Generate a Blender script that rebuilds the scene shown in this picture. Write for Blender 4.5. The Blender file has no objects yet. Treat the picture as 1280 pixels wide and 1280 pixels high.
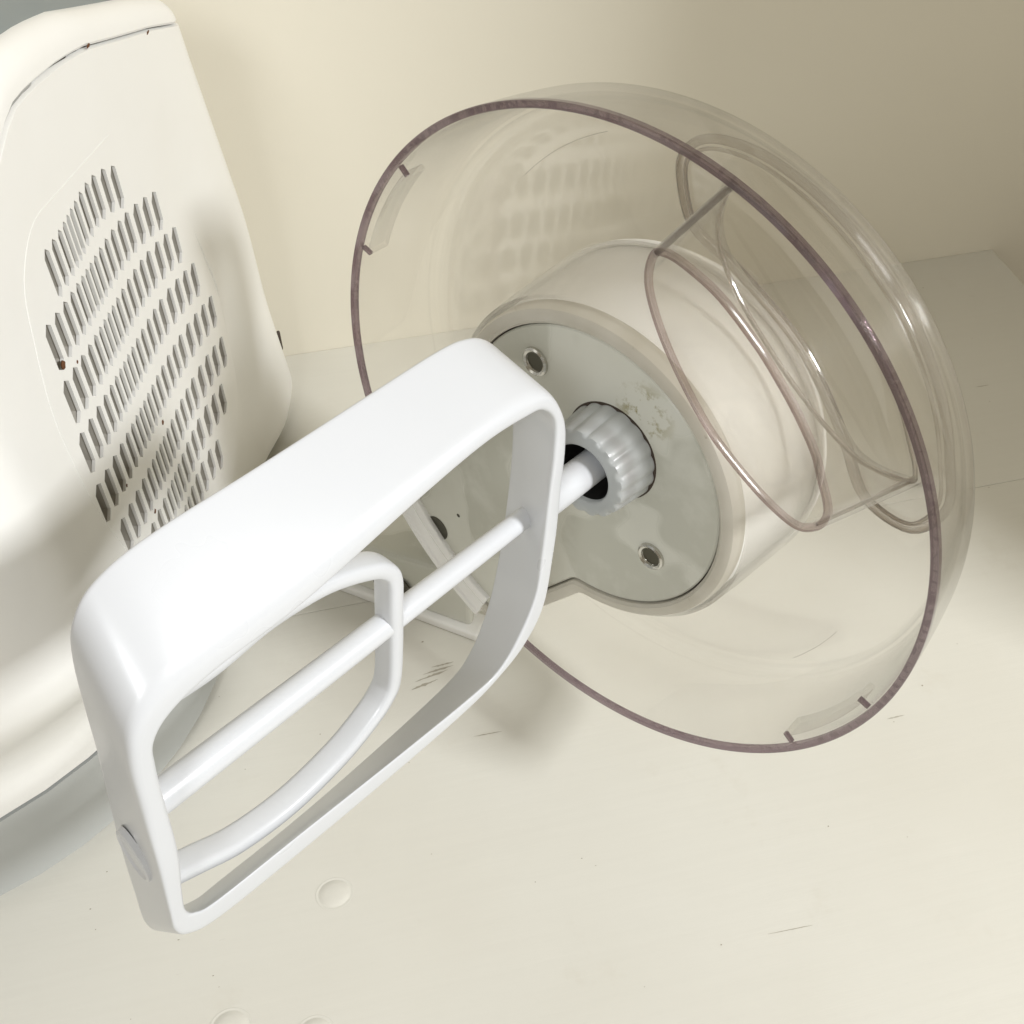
import bpy, bmesh, math, random
from mathutils import Vector, Matrix
from mathutils.geometry import delaunay_2d_cdt
random.seed(7)
D = bpy.data
S = bpy.context.scene
C = S.collection
R = math.radians

# ------------------------------------------------------------------ camera, world, lamps, exposure
CAMH = 0.40
cam = D.cameras.new('camera'); cam_o = D.objects.new('camera', cam); C.objects.link(cam_o)
cam_o.location = (0, 0, CAMH); cam_o.rotation_euler = (R(42), 0, 0)
cam.sensor_fit = 'HORIZONTAL'; cam.angle = 2*math.atan(640/1382.4)
cam.clip_start = 0.01; cam.clip_end = 50
S.camera = cam_o

W = D.worlds.new('World'); S.world = W; W.use_nodes = True
bg = W.node_tree.nodes['Background']
bg.inputs[0].default_value = (1.0, 0.86, 0.64, 1); bg.inputs[1].default_value = 0.25

def area(name, loc, target, size, power, col):
    l = D.lights.new(name, 'AREA'); l.shape = 'RECTANGLE'; l.size, l.size_y = size
    l.energy = power; l.color = col
    o = D.objects.new(name, l); C.objects.link(o); o.location = loc
    o.rotation_euler = (Vector(target)-Vector(loc)).to_track_quat('-Z', 'Y').to_euler()
    return o
area('room_window', (0.94, -0.29, 0.95), (0.0, 0.26, 0.08), (0.18, 0.18), 16.2, (0.97, 0.985, 1.0))
area('front_window', (-0.16, -0.66, 0.88), (-0.02, 0.30, 0.08), (0.22, 0.22), 3.7, (0.955, 0.98, 1.0))
S.view_settings.view_transform = 'Standard'; S.view_settings.look = 'None'
S.view_settings.exposure = 0.08; S.view_settings.gamma = 1.0
S.cycles.max_bounces = 12; S.cycles.transparent_max_bounces = 24; S.cycles.transmission_bounces = 10

# ------------------------------------------------------------------ materials
def mat(name, col, rough=0.4, **k):
    m = D.materials.new(name); m.use_nodes = True
    b = m.node_tree.nodes['Principled BSDF']
    b.inputs['Base Color'].default_value = (*col, 1); b.inputs['Roughness'].default_value = rough
    for n, v in k.items(): b.inputs[n.replace('_', ' ')].default_value = v
    return m
def N(m, t, **k):
    n = m.node_tree.nodes.new(t)
    for a, v in k.items(): setattr(n, a, v)
    return n
def L(m, a, b): m.node_tree.links.new(a, b)
def coords(m, scale=(1, 1, 1), rot=(0, 0, 0)):
    t = N(m, 'ShaderNodeTexCoord'); mp = N(m, 'ShaderNodeMapping')
    mp.inputs['Scale'].default_value = scale; mp.inputs['Rotation'].default_value = rot
    L(m, t.outputs['Object'], mp.inputs['Vector']); return mp.outputs['Vector']
def noise(m, vec, scale, detail=4, rough=0.5):
    n = N(m, 'ShaderNodeTexNoise'); n.inputs['Scale'].default_value = scale
    n.inputs['Detail'].default_value = detail; n.inputs['Roughness'].default_value = rough
    L(m, vec, n.inputs['Vector']); return n.outputs['Fac']
def ramp(m, fac, stops):
    r = N(m, 'ShaderNodeValToRGB'); e = r.color_ramp.elements
    while len(e) < len(stops): e.new(0.5)
    for x, (p, c) in zip(e, stops): x.position = p; x.color = (*c, 1) if len(c) == 3 else c
    L(m, fac, r.inputs['Fac']); return r.outputs['Color']
def mix(m, fac, a, b):
    x = N(m, 'ShaderNodeMix', data_type='RGBA')
    for s, v in ((0, fac), (6, a), (7, b)):
        if hasattr(v, 'is_output'): L(m, v, x.inputs[s])
        elif isinstance(v, (int, float)): x.inputs[s].default_value = v
        else: x.inputs[s].default_value = (*v, 1)
    return x.outputs[2]
def bsdf(m): return m.node_tree.nodes['Principled BSDF']
def bump(m, h, strength=0.2, dist=0.001):
    b = N(m, 'ShaderNodeBump'); b.inputs['Strength'].default_value = strength; b.inputs['Distance'].default_value = dist
    L(m, h, b.inputs['Height']); L(m, b.outputs['Normal'], bsdf(m).inputs['Normal'])
G = lambda v: (v, v, v)

def painted(name, base, worn):
    m = mat(name, base, 0.38)
    v = coords(m, (4, 40, 40))
    n1 = noise(m, v, 3.0, 6, 0.65)
    v2 = coords(m, (1, 1, 1)); n2 = noise(m, v2, 9, 3)
    v3 = coords(m, (14, 120, 120)); n3 = noise(m, v3, 5, 3, 0.7)
    c = mix(m, ramp(m, n2, [(0.35, G(0)), (0.7, G(1))]), base, worn)
    sc = ramp(m, n3, [(0.70, G(0)), (0.74, G(1))])
    n4 = noise(m, v2, 14, 2)
    gate = ramp(m, n4, [(0.56, G(0)), (0.64, G(1))])
    mm = N(m, 'ShaderNodeMath', operation='MULTIPLY'); L(m, sc, mm.inputs[0]); L(m, gate, mm.inputs[1])
    m2 = N(m, 'ShaderNodeMath', operation='MULTIPLY'); L(m, mm.outputs[0], m2.inputs[0]); m2.inputs[1].default_value = 0.28
    c = mix(m, m2.outputs[0], c, (0.30, 0.26, 0.19))
    vb = coords(m, (3, 90, 90)); nb_ = noise(m, vb, 4, 5, 0.6)
    c = mix(m, ramp(m, nb_, [(0.42, G(0.0)), (0.75, G(0.16))]), c, tuple(x*0.93 for x in worn))
    n5 = noise(m, v2, 24, 5, 0.7)
    c = mix(m, ramp(m, n5, [(0.60, G(0.0)), (0.78, G(0.30))]), c, (0.56, 0.52, 0.43))
    # tiny dark specks
    vo = N(m, 'ShaderNodeTexVoronoi'); vo.inputs['Scale'].default_value = 17; L(m, v2, vo.inputs['Vector'])
    sp = ramp(m, vo.outputs['Distance'], [(0.010, G(0.75)), (0.022, G(0))])
    c = mix(m, sp, c, (0.09, 0.075, 0.06))
    L(m, c, bsdf(m).inputs['Base Color'])
    bump(m, n1, 0.32, 0.0005)
    return m
M = {}
M['table'] = painted('painted_wood', (0.69, 0.675, 0.61), (0.66, 0.64, 0.57))
def wallmat():
    m = mat('wall_paint', (0.68, 0.61, 0.44), 0.55)
    v = coords(m); n = noise(m, v, 55, 5, 0.6); n2 = noise(m, v, 5, 3)
    L(m, mix(m, n2, (0.755, 0.71, 0.595), (0.785, 0.745, 0.635)), bsdf(m).inputs['Base Color'])
    bump(m, n, 0.18, 0.0008); return m
M['wall'] = wallmat()
def plastic(name, a, b, rough, sss=0.0, coat=0.0):
    m = mat(name, a, rough)
    v = coords(m); n = noise(m, v, 18, 4); n2 = noise(m, v, 300, 2)
    L(m, mix(m, ramp(m, n, [(0.4, G(0)), (0.75, G(1))]), a, b), bsdf(m).inputs['Base Color'])
    r = N(m, 'ShaderNodeMapRange'); L(m, n, r.inputs['Value']); r.inputs['To Min'].default_value = rough*0.8; r.inputs['To Max'].default_value = rough*1.35
    L(m, r.outputs[0], bsdf(m).inputs['Roughness'])
    if name != 'white_nylon': bump(m, n2, 0.04, 0.0003)
    bsdf(m).inputs['Subsurface Weight'].default_value = sss
    bsdf(m).inputs['Subsurface Scale'].default_value = 0.004
    bsdf(m).inputs['Coat Weight'].default_value = coat
    return m
M['body'] = plastic('cream_white_plastic', (0.87, 0.865, 0.84), (0.84, 0.83, 0.795), 0.30, 0, 0.15)
M['grey'] = plastic('pale_grey_plastic', (0.47, 0.485, 0.475), (0.43, 0.445, 0.435), 0.35)
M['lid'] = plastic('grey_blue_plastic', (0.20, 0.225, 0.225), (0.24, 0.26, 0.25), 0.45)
M['paddle'] = plastic('white_nylon', (0.645, 0.66, 0.685), (0.62, 0.635, 0.655), 0.27, 0.0, 0.1)
M['knob'] = plastic('grey_knob_plastic', (0.44, 0.46, 0.46), (0.40, 0.42, 0.42), 0.30)
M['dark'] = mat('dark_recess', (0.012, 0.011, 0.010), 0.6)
M['seam'] = mat('dark_seam', (0.05, 0.035, 0.025), 0.7)
M['steel'] = mat('screw_steel', (0.62, 0.61, 0.57), 0.22, Metallic=1.0)
M['steel_dark'] = mat('worn_steel', (0.085, 0.08, 0.06), 0.35, Metallic=0.8)
M['rust'] = mat('rust', (0.12, 0.045, 0.015), 0.85)
def lipmat():
    m = mat('stained_hub_rim', (0.52, 0.49, 0.42), 0.28)
    v = coords(m); n = noise(m, v, 120, 5, 0.7); n2 = noise(m, v, 30, 3)
    c = mix(m, ramp(m, n2, [(0.4, G(0)), (0.65, G(1))]), (0.56, 0.535, 0.47), (0.46, 0.43, 0.355))
    c = mix(m, ramp(m, n, [(0.66, G(0)), (0.72, G(0.6))]), c, (0.20, 0.16, 0.09))
    L(m, c, bsdf(m).inputs['Base Color']); bump(m, n, 0.15, 0.0005); return m
M['lip'] = lipmat()
def platemat():
    m = mat('stained_grey_plate', (0.40, 0.40, 0.34), 0.33)
    v = coords(m); n = noise(m, v, 28, 2, 0.4); n2 = noise(m, v, 60, 5, 0.6); n3 = noise(m, v, 140, 4, 0.7)
    c = mix(m, ramp(m, n, [(0.47, G(0)), (0.50, G(1))]), (0.62, 0.62, 0.555), (0.51, 0.51, 0.445))
    c = mix(m, ramp(m, n2, [(0.5, G(0)), (0.7, G(0.6))]), c, (0.64, 0.64, 0.58))
    # greasy olive residue on one side of the plate
    tc = N(m, 'ShaderNodeTexCoord'); dist = N(m, 'ShaderNodeVectorMath', operation='DISTANCE')
    L(m, tc.outputs['Object'], dist.inputs[0]); dist.inputs[1].default_value = STAIN
    d = ramp(m, dist.outputs['Value'], [(0.004, G(1)), (0.011, G(0))])
    mu = N(m, 'ShaderNodeMath', operation='MULTIPLY'); L(m, d, mu.inputs[0]); L(m, ramp(m, n3, [(0.5, G(0)), (0.6, G(0.9))]), mu.inputs[1])
    c = mix(m, mu.outputs[0], c, (0.24, 0.20, 0.055))
    L(m, c, bsdf(m).inputs['Base Color'])
    L(m, ramp(m, n, [(0.47, G(0.24)), (0.50, G(0.36))]), bsdf(m).inputs['Roughness'])
    bump(m, n2, 0.08, 0.0005); return m
def clear(name, tint, rough, edge=(0.0, 0.0), blend=0.09, smear=0.0):
    # clear plastic: part straight see-through, part refracting
    m = D.materials.new(name); m.use_nodes = True; nt = m.node_tree
    nt.nodes.remove(nt.nodes['Principled BSDF']); out = nt.nodes['Material Output']
    tr = N(m, 'ShaderNodeBsdfTransparent')
    gl = N(m, 'ShaderNodeBsdfGlossy'); gl.inputs['Roughness'].default_value = rough; gl.inputs[0].default_value = (1, 1, 1, 1)
    lw = N(m, 'ShaderNodeLayerWeight'); lw.inputs['Blend'].default_value = 0.5
    pw = N(m, 'ShaderNodeMath', operation='POWER'); L(m, lw.outputs['Facing'], pw.inputs[0]); pw.inputs[1].default_value = 3.6
    L(m, mix(m, pw.outputs[0], tint, tuple(c*0.58 for c in tint)), tr.inputs[0])
    fr = N(m, 'ShaderNodeMapRange'); L(m, pw.outputs[0], fr.inputs['Value']); fr.inputs['To Min'].default_value = 0.045; fr.inputs['To Max'].default_value = 0.85
    a = N(m, 'ShaderNodeMixShader'); L(m, fr.outputs[0], a.inputs[0]); L(m, tr.outputs[0], a.inputs[1]); L(m, gl.outputs[0], a.inputs[2])
    df = N(m, 'ShaderNodeBsdfDiffuse'); df.inputs[0].default_value = (0.80, 0.78, 0.72, 1)
    v = coords(m); n = noise(m, v, 22, 5, 0.6); n2 = noise(m, v, 160, 4, 0.7)
    h = ramp(m, n, [(0.42, G(0.001)), (0.80, G(0.014+smear))])
    b = N(m, 'ShaderNodeMixShader'); L(m, h, b.inputs[0]); L(m, a.outputs[0], b.inputs[1]); L(m, df.outputs[0], b.inputs[2])
    gs = N(m, 'ShaderNodeBsdfGlass'); gs.inputs['IOR'].default_value = 1.46; gs.inputs['Roughness'].default_value = 0.03; gs.inputs[0].default_value = (0.97, 0.96, 0.945, 1)
    g = N(m, 'ShaderNodeMixShader'); g.inputs[0].default_value = blend; L(m, b.outputs[0], g.inputs[1]); L(m, gs.outputs[0], g.inputs[2])
    L(m, g.outputs[0], out.inputs['Surface'])
    bp = N(m, 'ShaderNodeBump'); bp.inputs['Strength'].default_value = 0.12; bp.inputs['Distance'].default_value = 0.0006
    L(m, n, bp.inputs['Height']); L(m, bp.outputs[0], gl.inputs['Normal'])
    return m
M['clear'] = clear('clear_plastic', (0.994, 0.991, 0.985), 0.13)
M['clear_edge'] = clear('clear_plastic_edge', (0.50, 0.45, 0.42), 0.10, smear=0.1, blend=0.6)
M['clear_rim'] = clear('smoky_mauve_edge', (0.50, 0.42, 0.47), 0.10, blend=0.15, smear=0.03)

# ------------------------------------------------------------------ mesh helpers
def link(name, me, m, parent=None, origin=(0, 0, 0), smooth=True):
    """mesh whose vertices are world positions -> object with its origin at origin"""
    o = D.objects.new(name, me)
    if m is not None and not me.materials: me.materials.append(m)
    me.transform(Matrix.Translation(-Vector(origin)))
    C.objects.link(o)
    if smooth:
        for p in me.polygons: p.use_smooth = True
    if parent is not None:
        o.parent = parent
        off = Vector(origin)-Vector(parent['origin']) if 'origin' in parent else Vector(origin)
        o.location = off
    else:
        o.location = origin
    return o
def from_bm(name, bm, m, parent=None, origin=None, smooth=True, sharp=35):
    bmesh.ops.recalc_face_normals(bm, faces=bm.faces)
    if smooth and sharp:
        for e in bm.edges:
            if len(e.link_faces) == 2 and e.calc_face_angle(0) > R(sharp): e.smooth = False
    me = D.meshes.new(name); bm.to_mesh(me); bm.free()
    if origin is None:
        origin = parent['origin'] if parent is not None and 'origin' in parent else (0, 0, 0)
    return link(name, me, m, parent, origin, smooth)
def thing(name, loc, label, cat, group=None):
    o = D.objects.new(name, None); C.objects.link(o); o.location = loc; o.empty_display_size = 0.02
    o['origin'] = tuple(loc); o['label'] = label; o['category'] = cat
    if group: o['group'] = group
    return o

# frame of the tilted mixer head: E1 ~ up, E2 ~ back left, EN = axis out of the hub towards the lower left
EN = Vector((-0.6656, -0.7427, 0.0740)).normalized()
E1 = Vector((0.0493, 0.0550, 0.9973)); E1 = (E1-EN*E1.dot(EN)).normalized()
E2 = EN.cross(E1)
HO = Vector((0.02535, 0.2423, CAMH-0.2468))
def hub(a, b, c): return HO + (E1*a+E2*b+EN*c)*0.001
STAIN = tuple(hub(33, -17, 3.2)) # set in world space; the plate's origin is taken off below

def loft(rings, closed=True, cap0=False, cap1=False):
    bm = bmesh.new(); V = [[bm.verts.new(p) for p in r] for r in rings]; n = len(rings[0])
    for i in range(len(V)-1):
        for j in range(n if closed else n-1):
            k = (j+1) % n
            bm.faces.new((V[i][j], V[i][k], V[i+1][k], V[i+1][j]))
    if cap0: bm.faces.new(V[0][::-1])
    if cap1: bm.faces.new(V[-1])
    return bm
def lathe(profile, seg=128, ca=0, cb=0, loop=False, keep=None, a0=0, a1=360):
    """profile: (offset along EN, radius) in mm, round the hub axis"""
    full = (a1-a0) >= 360
    cnt = seg if full else seg+1
    bm = bmesh.new(); V = []
    for i in range(cnt):
        t = R(a0+(a1-a0)*i/seg)
        V.append([bm.verts.new(hub(ca+r*math.cos(t), cb+r*math.sin(t), o)) for o, r in profile])
    m = len(profile)
    for i in range(seg):
        j = (i+1) % cnt
        for k in range(m if loop else m-1):
            l = (k+1) % m
            if keep and not keep(a0+(a1-a0)*(i+.5)/seg, k): continue
            f = [V[i][k], V[j][k], V[j][l], V[i][l]]
            if profile[k][1] < 1e-6: f = [V[i][k], V[j][l], V[i][l]]
            if profile[l][1] < 1e-6: f = [V[i][k], V[j][k], V[i][l]]
            bm.faces.new(f)
    if loop and not full:
        bm.faces.new(V[0][::-1]); bm.faces.new(V[-1])
    bmesh.ops.remove_doubles(bm, verts=bm.verts, dist=1e-7)
    loose = [v for v in bm.verts if not v.link_faces]
    bmesh.ops.delete(bm, geom=loose, context='VERTS')
    return bm
def cr(P, n, closed=False):
    """Catmull-Rom through points, n steps per span"""
    P = [Vector(p) for p in P]; m = len(P); out = []
    for i in range(m if closed else m-1):
        g = (lambda k: P[k % m]) if closed else (lambda k: P[max(0, min(m-1, k))])
        a, b, c, d = g(i-1), g(i), g(i+1), g(i+2)
        for s in range(n):
            t = s/n
            out.append(0.5*((2*b)+(c-a)*t+(2*a-5*b+4*c-d)*t*t+(3*b-a-3*c+d)*t**3))
    if not closed: out.append(P[-1])
    return out
def tube(path, rad, seg=12, up=Vector((0, 0, 1)), closed=False, squash=1.0, caps=True):
    rings = []; n = len(path)
    for i, p in enumerate(path):
        if closed: t = path[(i+1) % n]-path[i-1]
        else: t = path[min(n-1, i+1)]-path[max(0, i-1)]
        t.normalize(); x = up.cross(t)
        if x.length < 1e-4: x = Vector((1, 0, 0)).cross(t)
        x.normalize(); y = t.cross(x)
        r = rad[i] if isinstance(rad, (list, tuple)) else rad
        rings.append([p+x*(r*math.cos(a))+y*(r*squash*math.sin(a)) for a in (2*math.pi*k/seg for k in range(seg))])
    if closed: rings.append(rings[0])
    bm = loft(rings, True, caps and not closed, caps and not closed)
    if closed: bmesh.ops.remove_doubles(bm, verts=bm.verts, dist=1e-7)
    return bm
def box(bm, c, ax, half):
    """box with centre c, axes ax (3 vectors), half sizes"""
    vs = []
    for i in (-1, 1):
        for j in (-1, 1):
            for k in (-1, 1): vs.append(bm.verts.new(Vector(c)+ax[0]*half[0]*i+ax[1]*half[1]*j+ax[2]*half[2]*k))
    for f in ((0, 1, 3, 2), (4, 6, 7, 5), (0, 4, 5, 1), (2, 3, 7, 6), (0, 2, 6, 4), (1, 5, 7, 3)):
        bm.faces.new([vs[q] for q in f])
    return vs
def bevel(o, w, seg=3, ang=30):
    b = o.modifiers.new('bevel', 'BEVEL'); b.width = w; b.segments = seg; b.limit_method = 'ANGLE'; b.angle_limit = R(ang)
    return o

# ------------------------------------------------------------------ setting: painted table and wall
U = Vector((0.9724, 0.2333, 0)); Q = Vector((-0.2333, 0.9724, 0)); Z = Vector((0, 0, 1))
ROT = Matrix.Rotation(math.atan2(U.y, U.x), 4, 'Z')
def setting(name, bm, m, parent=None, loc=(0, 0, 0)):
    """bm in the table's own u, q, z axes"""
    me = D.meshes.new(name); bmesh.ops.recalc_face_normals(bm, faces=bm.faces); bm.to_mesh(me); bm.free(); me.materials.append(m)
    o = D.objects.new(name, me); C.objects.link(o)
    if parent: o.parent = parent; o.location = loc
    else: o.matrix_world = ROT @ Matrix.Translation(loc)
    return o
X, Y = Vector((1, 0, 0)), Vector((0, 1, 0))
table = D.objects.new('table', None); C.objects.link(table); table.matrix_world = ROT
table['kind'] = 'structure'; table['label'] = 'cream painted wooden table top of two boards against the wall'
for q0, q1 in ((-0.60, 0.3123), (0.3125, 0.4935)):
    bm = bmesh.new(); box(bm, (-0.238, (q0+q1)/2, -0.015), (X, Y, Z), (0.662, (q1-q0)/2, 0.015))
    bevel(setting('board', bm, M['table'], table), 0.0004, 2)
wall = bmesh.new(); box(wall, (0.2, 0.4936+0.05, 0.3), (X, Y, Z), (2.2, 0.05, 0.9))
w_o = setting('wall', wall, M['wall']); w_o['kind'] = 'structure'; w_o['label'] = 'plain cream painted wall behind the table'
bm = bmesh.new(); box(bm, (0.460+0.03, (0.03+0.493)/2, 0.3), (X, Y, Z), (0.03, (0.493-0.03)/2, 0.9))  # unseen wall, added to keep the key light off the back right corner
sw = setting('shade_wall', bm, M['wall']); sw['kind'] = 'structure'; sw['label'] = 'unseen wall added beyond the right end of the table to shade its back corner'
# painted-over nail heads in the table
def plug(px, py, r):
    u, q = Vector((px, py, 0)).dot(U), Vector((px, py, 0)).dot(Q)
    prof = [(0, 0.0006), (r*0.45, 0.00052), (r*0.7, 0.0002), (r*0.86, -0.0002), (r*0.95, -0.00045), (r*1.0, -0.0002), (r*1.07, -0.00035)]
    bm = bmesh.new(); rings = []
    top = bm.verts.new((0, 0, prof[0][1]+0.0004))
    for rr, z in prof[1:]:
        rings.append([bm.verts.new((rr*1.15*math.cos(a), rr*math.sin(a), z+0.0004)) for a in (2*math.pi*k/36 for k in range(36))])
    for k in range(36):
        bm.faces.new((top, rings[0][k], rings[0][(k+1) % 36]))
        for a, b in zip(rings, rings[1:]): bm.faces.new((a[k], b[k], b[(k+1) % 36], a[(k+1) % 36]))
    o = setting('nail_head', bm, M['table'], table, (u, q, 0))
    for p in o.data.polygons: p.use_smooth = True
for p in ((-0.0659, 0.1695, 0.0058), (-0.0966, 0.1225, 0.0060), (-0.0673, 0.1205, 0.0056)): plug(*p)
# dark scuffs in the paint
def scuff(x, y, ang, l, wd):
    bm = bmesh.new(); d = Vector((math.cos(R(ang)), math.sin(R(ang)), 0)); e = Vector((-d.y, d.x, 0)); n = 14
    up, dn = [], []
    for i in range(n+1):
        t = i/n*2-1; h = wd*(1-abs(t)**1.6)*random.uniform(0.35, 1.0)+0.00004
        c = Vector((x, y, 0.00012))+d*l*t+e*random.uniform(-.2, .2)*wd
        up.append(bm.verts.new(c+e*h)); dn.append(bm.verts.new(c-e*h))
    for i in range(n): bm.faces.new((up[i], up[i+1], dn[i+1], dn[i]))
    me = D.meshes.new('scuff'); bm.to_mesh(me); bm.free(); me.materials.append(M['scuff'])
    me.transform(ROT.inverted())
    o = D.objects.new('scuff', me); C.objects.link(o); o.parent = table
M['scuff'] = mat('scuff_grey', (0.40, 0.37, 0.30), 0.6)
for a in ((-0.0345, 0.2655, 24, 0.0075, 0.0007), (-0.0318, 0.2685, 20, 0.0070, 0.0006), (-0.0372, 0.2610, 26, 0.0062, 0.0008),
          (-0.0300, 0.2712, 17, 0.0050, 0.0005), (0.101, 0.156, 11, 0.0085, 0.00016), (-0.010, 0.237, 12, 0.006, 0.0003),
          (0.160, 0.245, 14, 0.004, 0.0003), (0.083, 0.463, 10, 0.004, 0.0003), (0.255, 0.452, 13, 0.004, 0.0003)): scuff(*a)

# specks of dirt and small chips scattered over the paint: too many to count
bm = bmesh.new()
for k in range(150):
    u, q = random.uniform(-0.30, 0.42), random.uniform(-0.02, 0.47); r = random.choice((0.00018, 0.00025, 0.0003, 0.00045))
    n = 6; cv = [bm.verts.new((u+r*random.uniform(.5, 1.9)*math.cos(a), q+r*random.uniform(.5, 1.1)*math.sin(a), 0.0001)) for a in (2*math.pi*i/n for i in range(n))]
    bm.faces.new(cv)
sp_o = setting('paint_specks', bm, mat('speck_brown', (0.30, 0.26, 0.19), 0.7), table); sp_o['kind'] = 'stuff'

# ------------------------------------------------------------------ stand mixer: body with vents
mixer = thing('stand_mixer', (-0.21, 0.29, 0.0), 'cream white stand mixer with slotted side vent and its head tilted over the table', 'stand mixer')
FX, LX = -0.117, -0.33
def lerp(a, b, t): return a+(b-a)*t
def seam_z(y):
    P = [(0.10, 0.243), (0.20, 0.255), (0.2275, 0.2648), (0.2373, 0.2682), (0.2454, 0.2699), (0.2572, 0.2688), (0.2807, 0.2641), (0.2994, 0.2589), (0.356, 0.2369), (0.380, 0.2263), (0.45, 0.200)]
    for (a, b), (c, d) in zip(P, P[1:]):
        if y <= c: return lerp(b, d, max(0, (y-a)/(c-a)))
    return P[-1][1]
LOWER, UPPER = (0.145, 0.13, -0.121), (0.158, 0.034, FX)          # front, front corner radius, right side
def foot(inset, s, n=12):
    """rounded outline, counter-clockwise from the front right; s = 0 at the base, 1 for the column"""
    def one(yf, rf, xr):
        x0, x1, y0, y1 = -0.29+inset, xr-inset, yf+inset, 0.464-inset
        a, b, c, d = (max(0.004, r-inset*0.6) for r in (rf, 0.034, 0.13, 0.03)); pts = []
        for cx, cy, t0, r in ((x1-a, y0+a, -90, a), (x1-b, y1-b, 0, b), (x0+c, y1-c, 90, c), (x0+d, y0+d, 180, d)):
            for k in range(n+1):
                t = R(t0+90*k/n); pts.append((cx+r*math.cos(t), cy+r*math.sin(t)))
        out = []
        for i, p in enumerate(pts):
            out.append(p); q = pts[(i+1) % len(pts)]
            m = (24 if (i//(n+1)) % 2 == 0 else 14) if i % (n+1) == n else 0
            for k in range(1, m+1): out.append((lerp(p[0], q[0], k/(m+1)), lerp(p[1], q[1], k/(m+1))))
        return out
    return [(lerp(a[0], b[0], s), lerp(a[1], b[1], s)) for a, b in zip(one(*LOWER), one(*UPPER))]
base_h = 0.055
def bh(y):
    t = max(0, min(1, (y-0.19)/0.19)); return lerp(base_h, 0.013, t*t*(3-2*t))
def bring(dz, inset=0.0):
    return [Vector((p.x, p.y, bh(p.y)+dz)) for p in ring(0.01, inset)]
def ring(z, inset=0.0, extra=0.0):
    t = max(0, min(1, (z-base_h-0.010)/0.080)); s = t*t*(3-2*t)
    return [Vector((x, y, z)) for x, y in foot(inset, s)]
def shy(y): return y-(y-0.158)/(0.464-0.158)*0.25*0.235
def shear(p):
    # the back leans forward a little towards the top
    k = (p.y-0.158)/(0.464-0.158); y = p.y-k*p.z*0.235; x = p.x; rr_ = 0.030
    if p.z < rr_ and p.y > 0.34:          # the lower back corner is rounded
        t = min(1, (p.y-0.34)/0.07); d = (rr_-math.sqrt(rr_**2-(rr_-p.z)**2))*t*t*(3-2*t)
        y -= 0.8*d; x -= 0.6*d*(1 if x > -0.2 else 0)
    if p.y > 0.37 and p.x > -0.2 and p.z < 0.22:   # and swells a little
        t = min(1, (p.y-0.37)/0.05); x += 0.010*t*t*(3-2*t)*(1-p.z/0.22)
    return Vector((x, y, p.z))
rings = []
for z, ins in ((0.002, 0.010), (0.0045, 0.005), (0.0085, 0.0018)): rings.append([shear(p) for p in ring(z, ins)])
rings.append([shear(p) for p in bring(-0.0016, 0.0005)])
bm = loft(rings, True, True, True); from_bm('base', bm, M['grey'], mixer)
bm = loft([[shear(p) for p in bring(-0.0020, 0.0022)], [shear(p) for p in bring(0.0005, 0.0022)]], True, True, True)
from_bm('base_seam', bm, M['seam'], mixer)
rings = [[shear(p) for p in bring(0, 0.0012)], [shear(p) for p in bring(0.0012, 0.0)], [shear(p) for p in bring(0.003, 0.0)], [shear(p) for p in bring(0.006, 0.0)], [shear(p) for p in bring(0.010, 0.0)]]
for z in (0.067, 0.075, 0.085, 0.095, 0.105, 0.115, 0.125, 0.135, 0.145, 0.16, 0.18): rings.append([shear(p) for p in ring(z)])
base_top = [shear(p) for p in ring(0.18)]
for t in (0.35, 0.7, 1.0):
    rr = []
    for p in ring(0.18):
        zz = lerp(0.18, seam_z(shy(p.y)), t); rr.append(shear(Vector((p.x, p.y, zz))))
    rings.append(rr)
rr = []
for p in ring(0.18, 0.0012): rr.append(shear(Vector((p.x, p.y, seam_z(shy(p.y))+0.0004))))
rings.append(rr)
bm = loft(rings, True, True, True)
shell = from_bm('body_shell', bm, M['body'], mixer)
# top cover above the seam
def capring(dz, ins, r=0.034):
    return [shear(Vector((x, y, seam_z(shy(y))+dz))) for x, y in foot(ins, 1)]
bm = loft([capring(-0.004, 0.0030), capring(0.0014, 0.0030)], True, True, True); from_bm('cover_seam', bm, M['seam'], mixer)
cr_ = [capring(0.0010, 0.0010), capring(0.0018, 0.0002)]
for k in range(1, 9):
    t = R(11.25*k); cr_.append(capring(0.0018+0.0092*math.sin(t), 0.0002+0.0080*(1-math.cos(t))))
bm = loft(cr_, True, True, True); from_bm('top_cover', bm, M['body'], mixer)
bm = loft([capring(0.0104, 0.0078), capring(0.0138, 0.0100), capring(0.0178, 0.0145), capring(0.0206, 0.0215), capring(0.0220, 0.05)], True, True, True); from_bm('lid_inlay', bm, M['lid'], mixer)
# small clip at the back edge
bm = bmesh.new(); box(bm, (FX-0.0006, 0.4392, 0.042), (X, Y, Z), (0.0009, 0.0010, 0.0060)); bevel(from_bm('back_clip', bm, M['seam'], mixer), 0.001)

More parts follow.
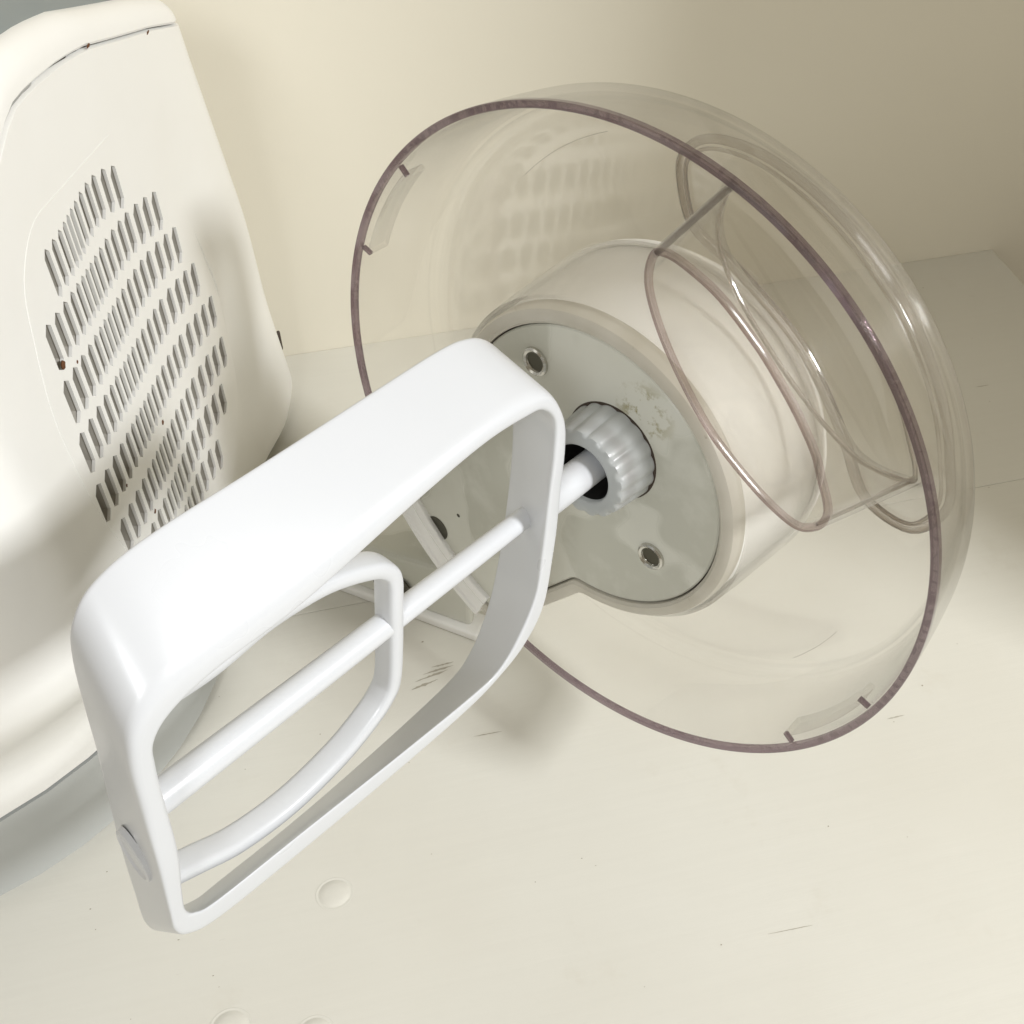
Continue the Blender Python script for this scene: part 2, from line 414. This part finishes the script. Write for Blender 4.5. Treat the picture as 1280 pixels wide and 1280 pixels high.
# pocket for the vent panel
def fillet_poly(P, r, n=5):
    out = []
    for i, p in enumerate(P):
        p = Vector(p); a = Vector(P[i-1])-p; b = Vector(P[(i+1) % len(P)])-p
        ra = min(r, a.length*0.45, b.length*0.45); s, e = p+a.normalized()*ra, p+b.normalized()*ra
        for k in range(n+1):
            t = k/n; out.append(s*(1-t)**2+p*2*t*(1-t)+e*t*t)
    return out
panel_px = [(0.3035, 0.2335), (0.2320, 0.2475), (0.2165, 0.2400), (0.2060, 0.2080), (0.2080, 0.1720), (0.2190, 0.1320), (0.2480, 0.0900), (0.2800, 0.0700), (0.3300, 0.0640), (0.3560, 0.0850), (0.3600, 0.1320), (0.3460, 0.1760), (0.3280, 0.2040)]
outl = fillet_poly(panel_px, 0.012)
bm = bmesh.new(); depth = 0.012
lo = [bm.verts.new((FX-depth, p.x, p.y)) for p in outl]; hi = [bm.verts.new((FX+0.01, p.x, p.y)) for p in outl]
bm.faces.new(lo); bm.faces.new(hi[::-1])
for i in range(len(outl)): j = (i+1) % len(outl); bm.faces.new((lo[j], lo[i], hi[i], hi[j]))
bmesh.ops.recalc_face_normals(bm, faces=bm.faces)
me = D.meshes.new('pocket'); bm.to_mesh(me); bm.free()
cut = D.objects.new('pocket', me); C.objects.link(cut)
bo = shell.modifiers.new('pocket', 'BOOLEAN'); bo.operation = 'DIFFERENCE'; bo.object = cut; bo.solver = 'EXACT'
dg = bpy.context.evaluated_depsgraph_get(); ev = D.meshes.new_from_object(shell.evaluated_get(dg))
shell.modifiers.clear(); shell.data = ev
D.objects.remove(cut)
for p in shell.data.polygons: p.use_smooth = True
try: shell.data.set_sharp_from_angle(angle=R(30))
except Exception: pass
# slots: rows given by their right end, left end (top tips, y/z in m), count, sag
ROWS = [((0.2908, 0.2280), (0.2339, 0.2385), 12), ((0.3177, 0.2026), (0.2205, 0.2253), 17), ((0.3275, 0.1826), (0.2184, 0.2085), 18),
        ((0.3370, 0.1610), (0.2159, 0.1920), 19), ((0.3470, 0.1385), (0.2137, 0.1740), 20), ((0.3475, 0.1180), (0.2195, 0.1529), 19),
        ((0.3330, 0.1055), (0.2290, 0.1330), 15), ((0.3125, 0.0945), (0.2420, 0.1130), 11)]
slots = []
for (ry, rz), (ly, lz), n in ROWS:
    # spacing is tightest in the middle of a row
    ts = [0.0]
    for i in range(n-1):
        u = (i+0.5)/(n-1); ts.append(ts[-1]+1.0-0.48*math.exp(-((u-0.62)/0.25)**2)+0.25*(u < 0.2))
    for i, t in enumerate(ts):
        t /= ts[-1]
        y, z = lerp(ry, ly, t), lerp(rz, lz, t)+0.0030*math.sin(math.pi*t)+0.0012*math.sin(2*math.pi*t)
        nxt = (ts[min(i+1, n-1)]-ts[max(i-1, 0)])/ts[-1]/(2 if 0 < i < n-1 else 1)*abs(ry-ly)
        slots.append((y, z, 0.0144+0.0004*t, nxt*0.68))
def hexo(y, z, h, wd, g=0.0):
    a, b = wd/2+g, h/2+g; tip = min(0.0019, wd*0.55)
    c = z-h/2
    return [(y-a, c+b-tip), (y-a, c-b+tip), (y, c-b), (y+a, c-b+tip), (y+a, c+b-tip), (y, c+b)]
pts, edges = [], []
def addloop(Lp):
    s = len(pts); pts.extend(Vector(p) for p in Lp)
    edges.extend((s+i, s+(i+1) % len(Lp)) for i in range(len(Lp)))
addloop(outl)
for s in slots: addloop(hexo(*s))
vs, es, fs, _, _, _ = delaunay_2d_cdt(pts, edges, [], 0, 1e-7)
def inside_slot(p):
    for y, z, h, wd in slots:
        if abs(p.x-y) < wd/2 and abs(p.y-(z-h/2)) < h/2:
            H_ = hexo(y, z, h, wd); ok = True
            for i in range(6):
                ax, ay = H_[i]; bx, by = H_[(i+1) % 6]
                if (bx-ax)*(p.y-ay)-(by-ay)*(p.x-ax) < -1e-12: ok = False; break
            if ok: return True
    return False
def in_out(p):
    c = False; n = len(outl)
    for i in range(n):
        a, b = outl[i], outl[i-1]
        if (a.y > p.y) != (b.y > p.y) and p.x < (b.x-a.x)*(p.y-a.y)/(b.y-a.y)+a.x: c = not c
    return c
bm = bmesh.new(); PX = FX+0.00012
bv = [bm.verts.new((PX, v.x, v.y)) for v in vs]
for f in fs:
    cen = sum((vs[i] for i in f), Vector((0, 0)))/len(f)
    if in_out(cen) and not inside_slot(cen):
        try: bm.faces.new([bv[i] for i in f])
        except ValueError: pass
bmesh.ops.delete(bm, geom=[v for v in bm.verts if not v.link_faces], context='VERTS')
ne = [e for e in bm.edges if len(e.link_faces) == 1]
ext = bmesh.ops.extrude_edge_only(bm, edges=ne)
for v in [g for g in ext['geom'] if isinstance(g, bmesh.types.BMVert)]: v.co.x -= 0.0010
bmesh.ops.recalc_face_normals(bm, faces=bm.faces)
panel = from_bm('vent_panel', bm, M['body'], mixer, smooth=False)
# each slot: a shallow pocket behind its opening, depth shade put into its colour, darkest at the bottom
M['slot'] = plastic('shaded_slot_interior', (0.46, 0.435, 0.385), (0.54, 0.51, 0.455), 0.7)
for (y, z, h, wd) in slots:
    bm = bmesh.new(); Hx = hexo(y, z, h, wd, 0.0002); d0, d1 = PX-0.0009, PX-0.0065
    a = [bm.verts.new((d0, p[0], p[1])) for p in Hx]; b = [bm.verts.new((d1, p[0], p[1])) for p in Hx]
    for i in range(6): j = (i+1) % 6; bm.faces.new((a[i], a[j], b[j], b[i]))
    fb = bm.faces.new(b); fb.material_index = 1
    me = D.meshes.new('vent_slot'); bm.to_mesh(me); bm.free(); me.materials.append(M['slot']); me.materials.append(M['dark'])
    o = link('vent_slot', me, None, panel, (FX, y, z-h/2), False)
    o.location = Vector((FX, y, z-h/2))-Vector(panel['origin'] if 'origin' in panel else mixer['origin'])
# rust spots at slot tips
def blob(name, c, r, m, parent, ax=(0.3, 1, 1)):
    bm = bmesh.new(); bmesh.ops.create_icosphere(bm, subdivisions=2, radius=1)
    for v in bm.verts: v.co = Vector((v.co.x*r*ax[0], v.co.y*r*ax[1], v.co.z*r*ax[2]))*random.uniform(0.75, 1.2)+Vector(c)
    return from_bm(name, bm, m, parent)
for y, z, r in ((0.2212, 0.2115, 0.0013), (0.2700, 0.1450, 0.0010), (0.2425, 0.1310, 0.0009), (0.2290, 0.2060, 0.0006), (0.2305, 0.1560, 0.0006)):
    blob('rust_spot', (FX+0.0001, y, z), r, M['rust'], mixer)
for y in (0.352, 0.300): blob('seam_grime', (FX, y, seam_z(y)+0.0006), 0.0006, M['rust'], mixer, (0.5, 2.4, 0.7))

# ------------------------------------------------------------------ stand mixer: tilted head
AD = Vector((-0.8, 0.6)); AL = Vector((0.6, 0.8))        # arm direction and its side, in (E1, E2)
def keyhole(rc, hw, end, fil=6.0, n=72, rend=6.0):
    """circle of radius rc joined to an arm of half width hw, outline in (E1,E2) mm"""
    pts = []
    # notch fillets between circle and arm
    cx = math.sqrt((rc+fil)**2-(hw+fil)**2); th = math.atan2(hw+fil, cx)
    for k in range(n+1):
        t = th+(2*math.pi-2*th)*k/n; pts.append((rc*math.cos(t), rc*math.sin(t)))
    def arc(c, a0, a1, m=6):
        for k in range(1, m+1):
            t = a0+(a1-a0)*k/m; pts.append((c[0]+fil*math.cos(t), c[1]+fil*math.sin(t)))
    arc((cx, -(hw+fil)), math.pi-th, math.pi/2)
    for k in range(7):
        t = -math.pi/2+math.pi/2*k/6; pts.append((end-rend+rend*math.cos(t), -hw+rend+rend*math.sin(t)))
    for k in range(7):
        t = math.pi/2*k/6; pts.append((end-rend+rend*math.cos(t), hw-rend+rend*math.sin(t)))
    arc((cx, hw+fil), -math.pi/2, -math.pi+th)
    return [(AD.x*a+AL.x*b, AD.y*a+AL.y*b) for a, b in pts[:-1]]
ARM_END = 101
def kring(rc, hw, off, end=ARM_END): return [hub(a, b, off) for a, b in keyhole(rc, hw, end)]
# housing: drum with the arm
rings = [kring(50.2, 31.6, 2.2, 99.5), kring(52.6, 34.4, 3.2, 101.4), kring(54.0, 36.0, 1.8), kring(54.3, 36.3, -2), kring(55.2, 37, -16), kring(56.2, 38, -31), kring(56.8, 38, -37), kring(53, 36, -45), kring(47, 32, -52), kring(36, 22, -58)]
bm = loft(rings, True, False, True); from_bm('head_housing', bm, M['body'], mixer)
prof = [(-37, 57.2), (-39, 58.4), (-44, 55.6), (-52, 49.5), (-60, 42), (-68, 31.5), (-73, 18), (-75, 0)]
pp = [(p.x, p.y) for p in cr([(a, b) for a, b in prof], 4)]
bm = lathe(pp, 96); from_bm('head_dome', bm, M['body'], mixer)
# stained lip round the plate
rings = [kring(49.2, 30.6, 2.4, 98.6), kring(49.4, 30.9, 4.2, 98.9), kring(50.4, 31.9, 5.0, 99.9), kring(52.4, 34.0, 4.9, 101.6), kring(53.8, 35.6, 4.0, 102.6), kring(54.5, 36.4, 2.2, 103.2), kring(54.6, 36.6, -1.0, 103.3)]
bm = loft(rings); from_bm('hub_rim', bm, M['lip'], mixer)
# plate with its dark joint
plate_o = HO+EN*0.003
bm = loft([kring(49.6, 31.0, 2.5, 99)], True, True); from_bm('plate_joint', bm, M['seam'], mixer)
STAIN = tuple(Vector(STAIN)-Vector(mixer['origin']))
M['plate'] = platemat()
bm = loft([kring(48.8, 30.2, 1.0, 98.2), kring(48.8, 30.2, 3.4, 98.2), kring(48.3, 29.7, 3.8, 97.7)], True, False, True)
from_bm('hub_plate', bm, M['plate'], mixer)
def disc_ring(name, a, b, prof, m, parent=mixer, seg=28):
    bm = lathe([(o, r) for o, r in prof], seg, a, b); return from_bm(name, bm, m, parent)
for a, b in ((29.6, 23.0), (-17.6, -28.6)):
    s = disc_ring('plate_screw', a, b, [(3.7, 4.9), (4.6, 4.7), (5.0, 4.1), (4.6, 3.4), (3.9, 3.1)], M['steel'])
    s2 = disc_ring('screw_well', a, b, [(3.95, 3.2), (3.93, 1.2), (3.92, 0)], M['steel_dark'])
disc_ring('locating_hole', -71.6, 63.9, [(3.9, 5.2), (3.86, 2.0), (3.85, 0)], M['steel_dark'])
disc_ring('locating_hole', -71.6+14, 63.9-10.5+0, [(3.84, 0.8), (3.83, 0)], M['steel_dark'])
# fluted drive knob, off the hub's centre
KA, KB = 13.2, -8.3
def flute(o, r, amp, nf=17, seg=160):
    return [hub(KA+(r+amp*abs(math.sin(nf/2*t))**0.8-amp*0.5)*math.cos(t), KB+(r+amp*abs(math.sin(nf/2*t))**0.8-amp*0.5)*math.sin(t), o) for t in (2*math.pi*k/seg for k in range(seg))]
def kc(o, r, seg=160): return [hub(KA+r*math.cos(t), KB+r*math.sin(t), o) for t in (2*math.pi*k/seg for k in range(seg))]
bm = loft([flute(3.0, 15.7, 0.72), flute(5, 15.6, 0.72), flute(16.6, 14.6, 0.7), flute(17.7, 14.1, 1.1), kc(18.1, 13.2), kc(18.1, 10.2), kc(17.6, 9.6), kc(6.0, 9.3)])
from_bm('drive_knob', bm, M['knob'], mixer, sharp=50)
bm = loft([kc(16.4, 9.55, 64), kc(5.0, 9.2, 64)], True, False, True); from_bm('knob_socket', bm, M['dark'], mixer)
bm = loft([kc(3.7, 16.6, 64), kc(3.95, 16.4, 64)], True, False, True); from_bm('knob_shadow_gap', bm, M['seam'], mixer)
# arm beyond the lip, down to the hinge block on the table
def ab(a, l, c): return hub(AD.x*a+AL.x*l, AD.y*a+AL.y*l, c)
def armring(a, hw, top, bot, r=6):
    P = []
    for cx, cz, s in ((hw-r, top-r, 0), (-hw+r, top-r, 90), (-hw+r, bot+r, 180), (hw-r, bot+r, 270)):
        for k in range(6): t = R(s+90*k/5); P.append(ab(a, cx+r*math.cos(t), cz+r*math.sin(t)))
    return P
bm = loft([armring(97, 32, -5, -44), armring(112, 32, -7, -44), armring(134, 30, -12, -43), armring(140, 27, -16, -40)], True, True, True)
from_bm('lower_arm', bm, M['plate'], mixer)
# hinge block between the arm and the mixer's base
b0, b1 = Vector((-0.0177, 0.2864, 0)), Vector((-0.1150, 0.3305, 0)); dirb = (b1-b0).normalized(); nb = Vector((dirb.y, -dirb.x, 0))
if nb.y > 0: nb = -nb
P2 = [b0-nb*0.001, b0-nb*0.03+dirb*0.01, b1-nb*0.03+dirb*0.012, b1+dirb*0.012]
bm = bmesh.new()
for zz, ii in ((0, 0),): pass
lowr = [bm.verts.new(p+Z*0.004) for p in P2]; topr = [bm.verts.new(p+Z*h) for p, h in zip(P2, (0.040, 0.036, 0.026, 0.030))]
bm.faces.new(lowr[::-1]); bm.faces.new(topr)
for i in range(4): j = (i+1) % 4; bm.faces.new((lowr[i], lowr[j], topr[j], topr[i]))
bevel(from_bm('hinge_block', bm, M['plate'], mixer, smooth=False), 0.003, 3)
bm = bmesh.new(); fl = [b0+nb*0.0025-dirb*0.004, b1+nb*0.0025+dirb*0.01, b1-nb*0.01+dirb*0.01, b0-nb*0.01-dirb*0.004]
lowr = [bm.verts.new(p) for p in fl]; topr = [bm.verts.new(p+Z*0.0052) for p in fl]
bm.faces.new(lowr[::-1]); bm.faces.new(topr)
for i in range(4): j = (i+1) % 4; bm.faces.new((lowr[i], lowr[j], topr[j], topr[i]))
bevel(from_bm('hinge_skirt', bm, M['body'], mixer, smooth=False), 0.0015, 3)
hc = b0+dirb*0.038+nb*0.0004+Z*0.016
bm = bmesh.new(); rr = [[hc+dirb*(r*math.cos(t))+Z*(r*0.9*math.sin(t))+nb*o for t in (2*math.pi*k/40 for k in range(40))] for r, o in ((0.0098, 0.0), (0.0096, 0.0006), (0.0092, 0.0004))]
bm.free(); bm = loft(rr, True, False, True); from_bm('latch_hole', bm, M['steel_dark'], mixer)

# ------------------------------------------------------------------ clear splash guard
guard = thing('splash_guard', tuple(hub(-111, 0, -12)), 'round clear plastic splash guard with feed chute fitted round the mixer head', 'splash guard')
arm_ang = math.degrees(math.atan2(AD.y, AD.x)) % 360
def near_arm(a, half): return abs((a-arm_ang+180) % 360-180) < half
T = 2.3
outer = [(-1.8, 111.0), (-10, 110.3), (-20, 109.1), (-28, 107.7), (-33, 105.4), (-36.6, 101.4), (-38, 96)]
outer = [(p.x, p.y) for p in cr(outer, 3)]
inner = [(o+(2.1 if o < -36 else 1.3 if o < -32 else 0), r-T if o > -34 else r-T*0.7) for o, r in outer]
hole = 57.5
prof = outer+[(-38, 90), (-38, 84), (-38, 78), (-38, 72), (-38, 65), (-38, hole)]+[(-35.9, hole), (-35.9, 65), (-35.9, 72), (-35.9, 78), (-35.9, 84), (-35.9, 90)]+inner[::-1]
n_out = len(outer)
bm = lathe(prof, 180, loop=True, keep=lambda a, k: not near_arm(a, 19.5 if k < n_out+1 or k > len(prof)-n_out-2 else 40 if n_out+4 < k < n_out+8 else 27))
def inpoly(p, Pg):
    c = False
    for i in range(len(Pg)):
        a, b = Pg[i], Pg[i-1]
        if (a.y > p.y) != (b.y > p.y) and p.x < (b.x-a.x)*(p.y-a.y)/(b.y-a.y)+a.x: c = not c
    return c
MOUTH = [(87, 9), (77, 7.5), (67, 1), (61, -14), (50, -35), (40, -47), (25, -60), (9, -72), (7, -88), (20, -94.5), (35, -90), (48, -84), (60, -76), (70, -67), (79, -56), (87, -43), (93, -28), (96, -12), (94, 2)]
mouth = cr(MOUTH, 6, True)
kill = []
for f in bm.faces:
    d = f.calc_center_median()-HO
    if d.dot(EN) < -0.035 and inpoly(Vector((d.dot(E1)*1000, d.dot(E2)*1000)), mouth): kill.append(f)
bmesh.ops.delete(bm, geom=kill, context='FACES')
from_bm('guard_bowl', bm, M['clear'], guard)
# hairline scratches on the back of the guard
for a0, a1, r0, r1 in ((22, 47, 92, 88), (225, 240, 98, 92)):
    from_bm('scratch', tube([hub(lerp(r0, r1, k/14)*math.cos(R(lerp(a0, a1, k/14))), lerp(r0, r1, k/14)*math.sin(R(lerp(a0, a1, k/14))), -35.8+0.1*math.sin(k)) for k in range(15)], 0.00007, 5, EN), M['clear_edge'], guard)
# collar round the drum
bm = lathe([(-36, 57.9), (-10, 56.4), (0.5, 55.6), (0.5, 56.6), (-10, 57.6), (-35.8, 59.2)], 120, loop=True, keep=lambda a, k: not near_arm(a, 42))
from_bm('guard_collar', bm, M['clear'], guard)
# rim edge, smoky where one looks along the plastic
bm = lathe([(-1.8, 111.1), (0.0, 111.2), (0.3, 110.9), (0.3, 109.2), (0.0, 108.95), (-1.8, 108.95)], 200, loop=True)
rim = from_bm('guard_rim', bm, M['clear_rim'], guard)
# locking lips inside the rim
def lip(a0, a1, m, r0=106.6, r1=104.6, o0=-1.5, o1=-9.0):
    bm = lathe([(o0, r0), (o0, r1), (o1, r1), (o1, r0)], 24, loop=True, a0=a0, a1=a1); return bevel(from_bm('locking_lip', bm, m, guard), 0.0003, 2)
def hang(p):
    pass
TABS = ((61.5, 79.0), (203.5, 220.0))
for i, (a0, a1) in enumerate(((51.8, 73.6), (234.4, 255.0))):
    lip(a0, a1, M['clear'])
    for aa in (a0, a1): 
        bm = lathe([(-0.8, 108.6), (-0.8, 105.0), (-2.2, 105.0), (-2.2, 108.6)], 2, loop=True, a0=aa-0.32, a1=aa+0.32)
        from_bm('lip_stop', bm, M['clear_rim'], guard)
M['pale'] = plastic('lit_rim_white', (0.86, 0.86, 0.85), (0.80, 0.80, 0.78), 0.16, 0, 0.5)
bm = lathe([(5.6, 111.6), (5.9, 108.6), (5.2, 107.6), (5.2, 101.4), (5.9, 100.4), (5.6, 96.4), (-1, 96.4), (-8, 104), (-8, 112.2)], 40, loop=True, a0=arm_ang-17, a1=arm_ang+15)  # added white bar: bright reflection on the rim put in as colour
bevel(from_bm('lit_rim_bar', bm, M['pale'], guard), 0.0008, 3)

# feed chute: crescent tube that flares out into a mouth on the back of the guard
FRONT = [(86, -15.5), (78, -15.2), (68, -20), (57, -28.5), (45.5, -40), (38.5, -50.5), (33, -61.5), (30.5, -71), (33.3, -76), (37.6, -78), (42.2, -77.2), (49, -73.4), (55, -70), (63, -63), (70, -55.5), (76, -48), (83.5, -36), (87, -26), (88, -19)]
THROAT = [(91, -14), (82, -12.5), (73, -15), (61.5, -24), (49, -39), (42, -49), (36, -59), (31, -72), (33, -86), (38, -86.4), (45, -82.5), (53, -77.6), (60, -72), (68, -65), (75, -57), (81, -47.5), (87, -35), (91, -24), (92.5, -17)]
fp, tp_, mp_ = cr(FRONT, 6, True), cr(THROAT, 6, True), mouth
OF0, OF1, OF2 = 10.0, -24.0, -38.0
def normals(P):
    out = []; n = len(P)
    for i in range(n):
        t = (P[(i+1) % n]-P[i-1]).normalized(); out.append(Vector((t.y, -t.x)))
    return out
sg = 1 if sum(fp[i-1].cross(fp[i]) for i in range(len(fp))) > 0 else -1
def chring(P, off, d):
    return [hub(p.x+q.x*sg*d, p.y+q.y*sg*d, off) for p, q in zip(P, normals(P))]
ro, ri = [], []
for k in range(9):
    t = k/8; P = [a.lerp(b, t) for a, b in zip(fp, tp_)]; o = lerp(OF0-1.0, OF1, t)
    ro.append(chring(P, o, 1.0)); ri.append(chring(P, o, -1.0))
for k in range(1, 9):
    t = k/8; e = 1-math.sqrt(max(0, 1-t*t)) if t < 1 else 1; e = 0.55*e+0.45*t*t
    P = [a.lerp(b, e) for a, b in zip(tp_, mp_)]; o = lerp(OF1, OF2, t)
    ro.append(chring(P, o, 1.0)); ri.append(chring(P, o, -1.0))
bm = loft(ro+ri[::-1]); bmesh.ops.remove_doubles(bm, verts=bm.verts, dist=1e-6)
from_bm('feed_chute', bm, M['clear'], guard, sharp=60)
M['chute_edge'] = clear('mauve_chute_edge', (0.66, 0.57, 0.57), 0.10, blend=0.15, smear=0.06)
bm = loft([chring(fp, OF0-1.4, 1.03), chring(fp, OF0-0.3, 1.03), chring(fp, OF0, 0.7), chring(fp, OF0, -0.7), chring(fp, OF0-0.3, -1.03), chring(fp, OF0-1.4, -1.03)])
from_bm('chute_edge', bm, M['chute_edge'], guard)
# thick moulded edges: rounded bead round the mouth, line of the throat, two corner ribs
from_bm('mouth_bead', tube(chring(mp_, OF2+0.3, 0.2), 0.0014, 10, EN, True), M['clear_edge'], guard)
from_bm('mouth_bead', tube(chring(mp_, OF2+1.2, -2.2), 0.0006, 8, EN, True), M['clear_edge'], guard)
from_bm('throat_line', tube(chring(tp_, OF1, -0.6), 0.0007, 8, EN, True), M['clear_edge'], guard)
M['rib'] = clear('smoky_rib', (0.45, 0.42, 0.43), 0.08, blend=0.3)
for i in (0, 8):
    a, b, c = fp[i*6], tp_[i*6], mp_[i*6]
    from_bm('corner_rib', tube([hub(*a.lerp(b, k/6), lerp(OF0-2, OF1-3, k/6)) for k in range(7)], [(0.0008 if i == 0 else 0.0005)+0.0004*k/6 for k in range(7)], 8, E1), M['rib' if i == 0 else 'clear_edge'], guard)

# ------------------------------------------------------------------ mixing paddle held in the drive knob
def pad(nn, v, w): return hub(KA+v, KB-w, nn)
tip = pad(175, -60, -10)
paddle = thing('mixing_paddle', tuple(pad(95, 0, 0)), 'white plastic mixing paddle with inner bow, pushed into the grey knob of the mixer head', 'paddle')
DF, DB = 10.0, -10.0
# stations round the frame: front outer, front inner, back inner, back outer, all (along axis, across) in mm
ST = [((173.0, -8), (167.6, -8), (166.5, -12), (172.6, -17)),
      ((174.0, -26), (169.6, -22), (167.0, -38), (173.8, -43)),
      ((174.2, -35), (170.4, -30), (165.6, -62), (174.0, -62)),
      ((171.5, -41.0), (168.4, -34.4), (160.5, -68.6), (169.2, -71.6)),
      ((163, -45.4), (162, -37.2), (151, -69.6), (155, -74.6)),
      ((137, -47.8), (136, -39.4), (124, -71.2), (126, -76.2)),
      ((100, -49.6), (100, -42.6), (92, -70.0), (92, -75.0)),
      ((74, -49.4), (74, -44.4), (63, -66.8), (61, -71.6)),
      ((60, -46.4), (62.5, -43.4), (53.5, -61.0), (48, -65.0)),
      ((50, -41.0), (54.5, -36.0), (47.6, -50.0), (41.2, -51.6)),
      ((43.0, -29.8), (47.8, -22.2), (43.6, -36.0), (37.6, -37.0)),
      ((40.8, -8), (46.6, -6), (40.4, -12), (34.6, -12)),
      ((40.2, 14), (46.2, 14), (39.0, 16), (33.0, 16)),
      ((40.0, 30), (45.6, 30), (41.0, 36), (35.0, 37)),
      ((42.0, 41), (46.4, 42), (47.0, 47), (43.4, 50.0)),
      ((48.5, 52), (51.5, 48.8), (55.0, 55.0), (51.6, 60.2)),
      ((58, 55.6), (58, 50.6), (62.0, 58.5), (59.0, 64.4)),
      ((72, 55.6), (72, 51.2), (72.0, 59.0), (69.0, 65.6)),
      ((92, 53.2), (92, 48.4), (90.0, 58.5), (90, 65.0)),
      ((127, 48.0), (127, 41.6), (120.0, 57.0), (120, 63.8)),
      ((150, 46.8), (149, 40.4), (142.0, 56.0), (145, 63.2)),
      ((161, 45.6), (160, 37.8), (154.0, 53.4), (158.0, 60.8)),
      ((168.4, 40.0), (165.4, 32.8), (159.4, 46.0), (165.0, 55.2)),
      ((171.6, 29), (166.6, 25), (162.6, 33.0), (168.2, 44.0)),
      ((172.4, 12), (167.0, 11), (164.8, 12.0), (170.2, 14.0))]
curves = [cr([Vector(s[c]) for s in ST], 7, True) for c in range(4)]
def rounded(fo, fi, bi, bo):
    """cross-section with rounded corners, 3-D points"""
    q = [Vector((fo.x, fo.y, DF)), Vector((fi.x, fi.y, DF)), Vector((bi.x, bi.y, DB)), Vector((bo.x, bo.y, DB))]
    out = []
    for i in range(4):
        p = q[i]; a = q[i-1]-p; b = q[(i+1) % 4]-p
        rr = (1.3 if fo.y < 0 else 1.3+2.1*min(1, fo.y/30)) if i == 0 else 1.6
        ra, rb = min(rr, a.length*.42), min(rr, b.length*.42)
        s, e = p+a.normalized()*ra, p+b.normalized()*rb
        for k in range(6):
            t = k/5; out.append(s*(1-t)**2+p*2*t*(1-t)+e*t*t)
    return [pad(*p) for p in out]
rings = [rounded(*[c[i] for c in curves]) for i in range(len(curves[0]))]
bm = loft(rings+[rings[0]]); bmesh.ops.remove_doubles(bm, verts=bm.verts, dist=1e-7)
from_bm('outer_frame', bm, M['paddle'], paddle, sharp=60)
bm = tube([pad(lerp(2, 41, k/6), 0, 0) for k in range(7)], 0.0051, 32, E1); from_bm('shaft', bm, M['paddle'], paddle)
bm = tube([pad(lerp(36, 171, k/12), 0, 0) for k in range(13)], [lerp(0.0029, 0.0042, k/12) for k in range(13)], 20, E1); from_bm('centre_bar', bm, M['paddle'], paddle)
bow = [(168, 35, 1), (158, 33.5, 1), (146, 31.5, 0), (131, 33.4, 0), (115, 31.6, 0), (102, 26.0, 0), (96.6, 21.4, 0), (94.8, 16.5, 0), (94.9, 8, 0), (95.4, -8, 0), (96.4, -21, 0), (98.6, -26.4, 0), (104, -31.2, 0), (116, -37, 0), (133, -40.0, 0), (149, -38.0, 0), (160, -33.0, 0), (169, -28.5, 0)]
path = [pad(p.x, p.y, p.z) for p in cr(bow, 6)]
rings = []
for i, p in enumerate(path):
    t = (path[min(len(path)-1, i+1)]-path[max(0, i-1)]).normalized(); wv = -E2; x = wv.cross(t).normalized()
    sec = []
    for k in range(16):
        a = 2*math.pi*k/16; c_, s_ = math.cos(a), math.sin(a)
        sec.append(p+x*(0.0024*math.copysign(abs(c_)**0.5, c_))+wv*(0.0037*math.copysign(abs(s_)**0.5, s_)))
    rings.append(sec)
bm = loft(rings, True, True, True); from_bm('inner_bow', bm, M['paddle'], paddle)
# moulded hub mark on the far end of the paddle
bm = bmesh.new(); c = pad(173.3, -14, -1)
rr = [[pad(o, -14+r*1.5*math.cos(t)-0.5*r*math.sin(t), -0.5+r*math.sin(t)) for t in (2*math.pi*k/40 for k in range(40))] for r, o in ((5.2, 172.6), (5.0, 173.9), (4.4, 174.2), (3.9, 173.7))]
bm.free(); bm = loft(rr, True, False, True); from_bm('end_boss', bm, M['paddle'], paddle)

for o in list(D.objects):
    if 'origin' in o: del o['origin']
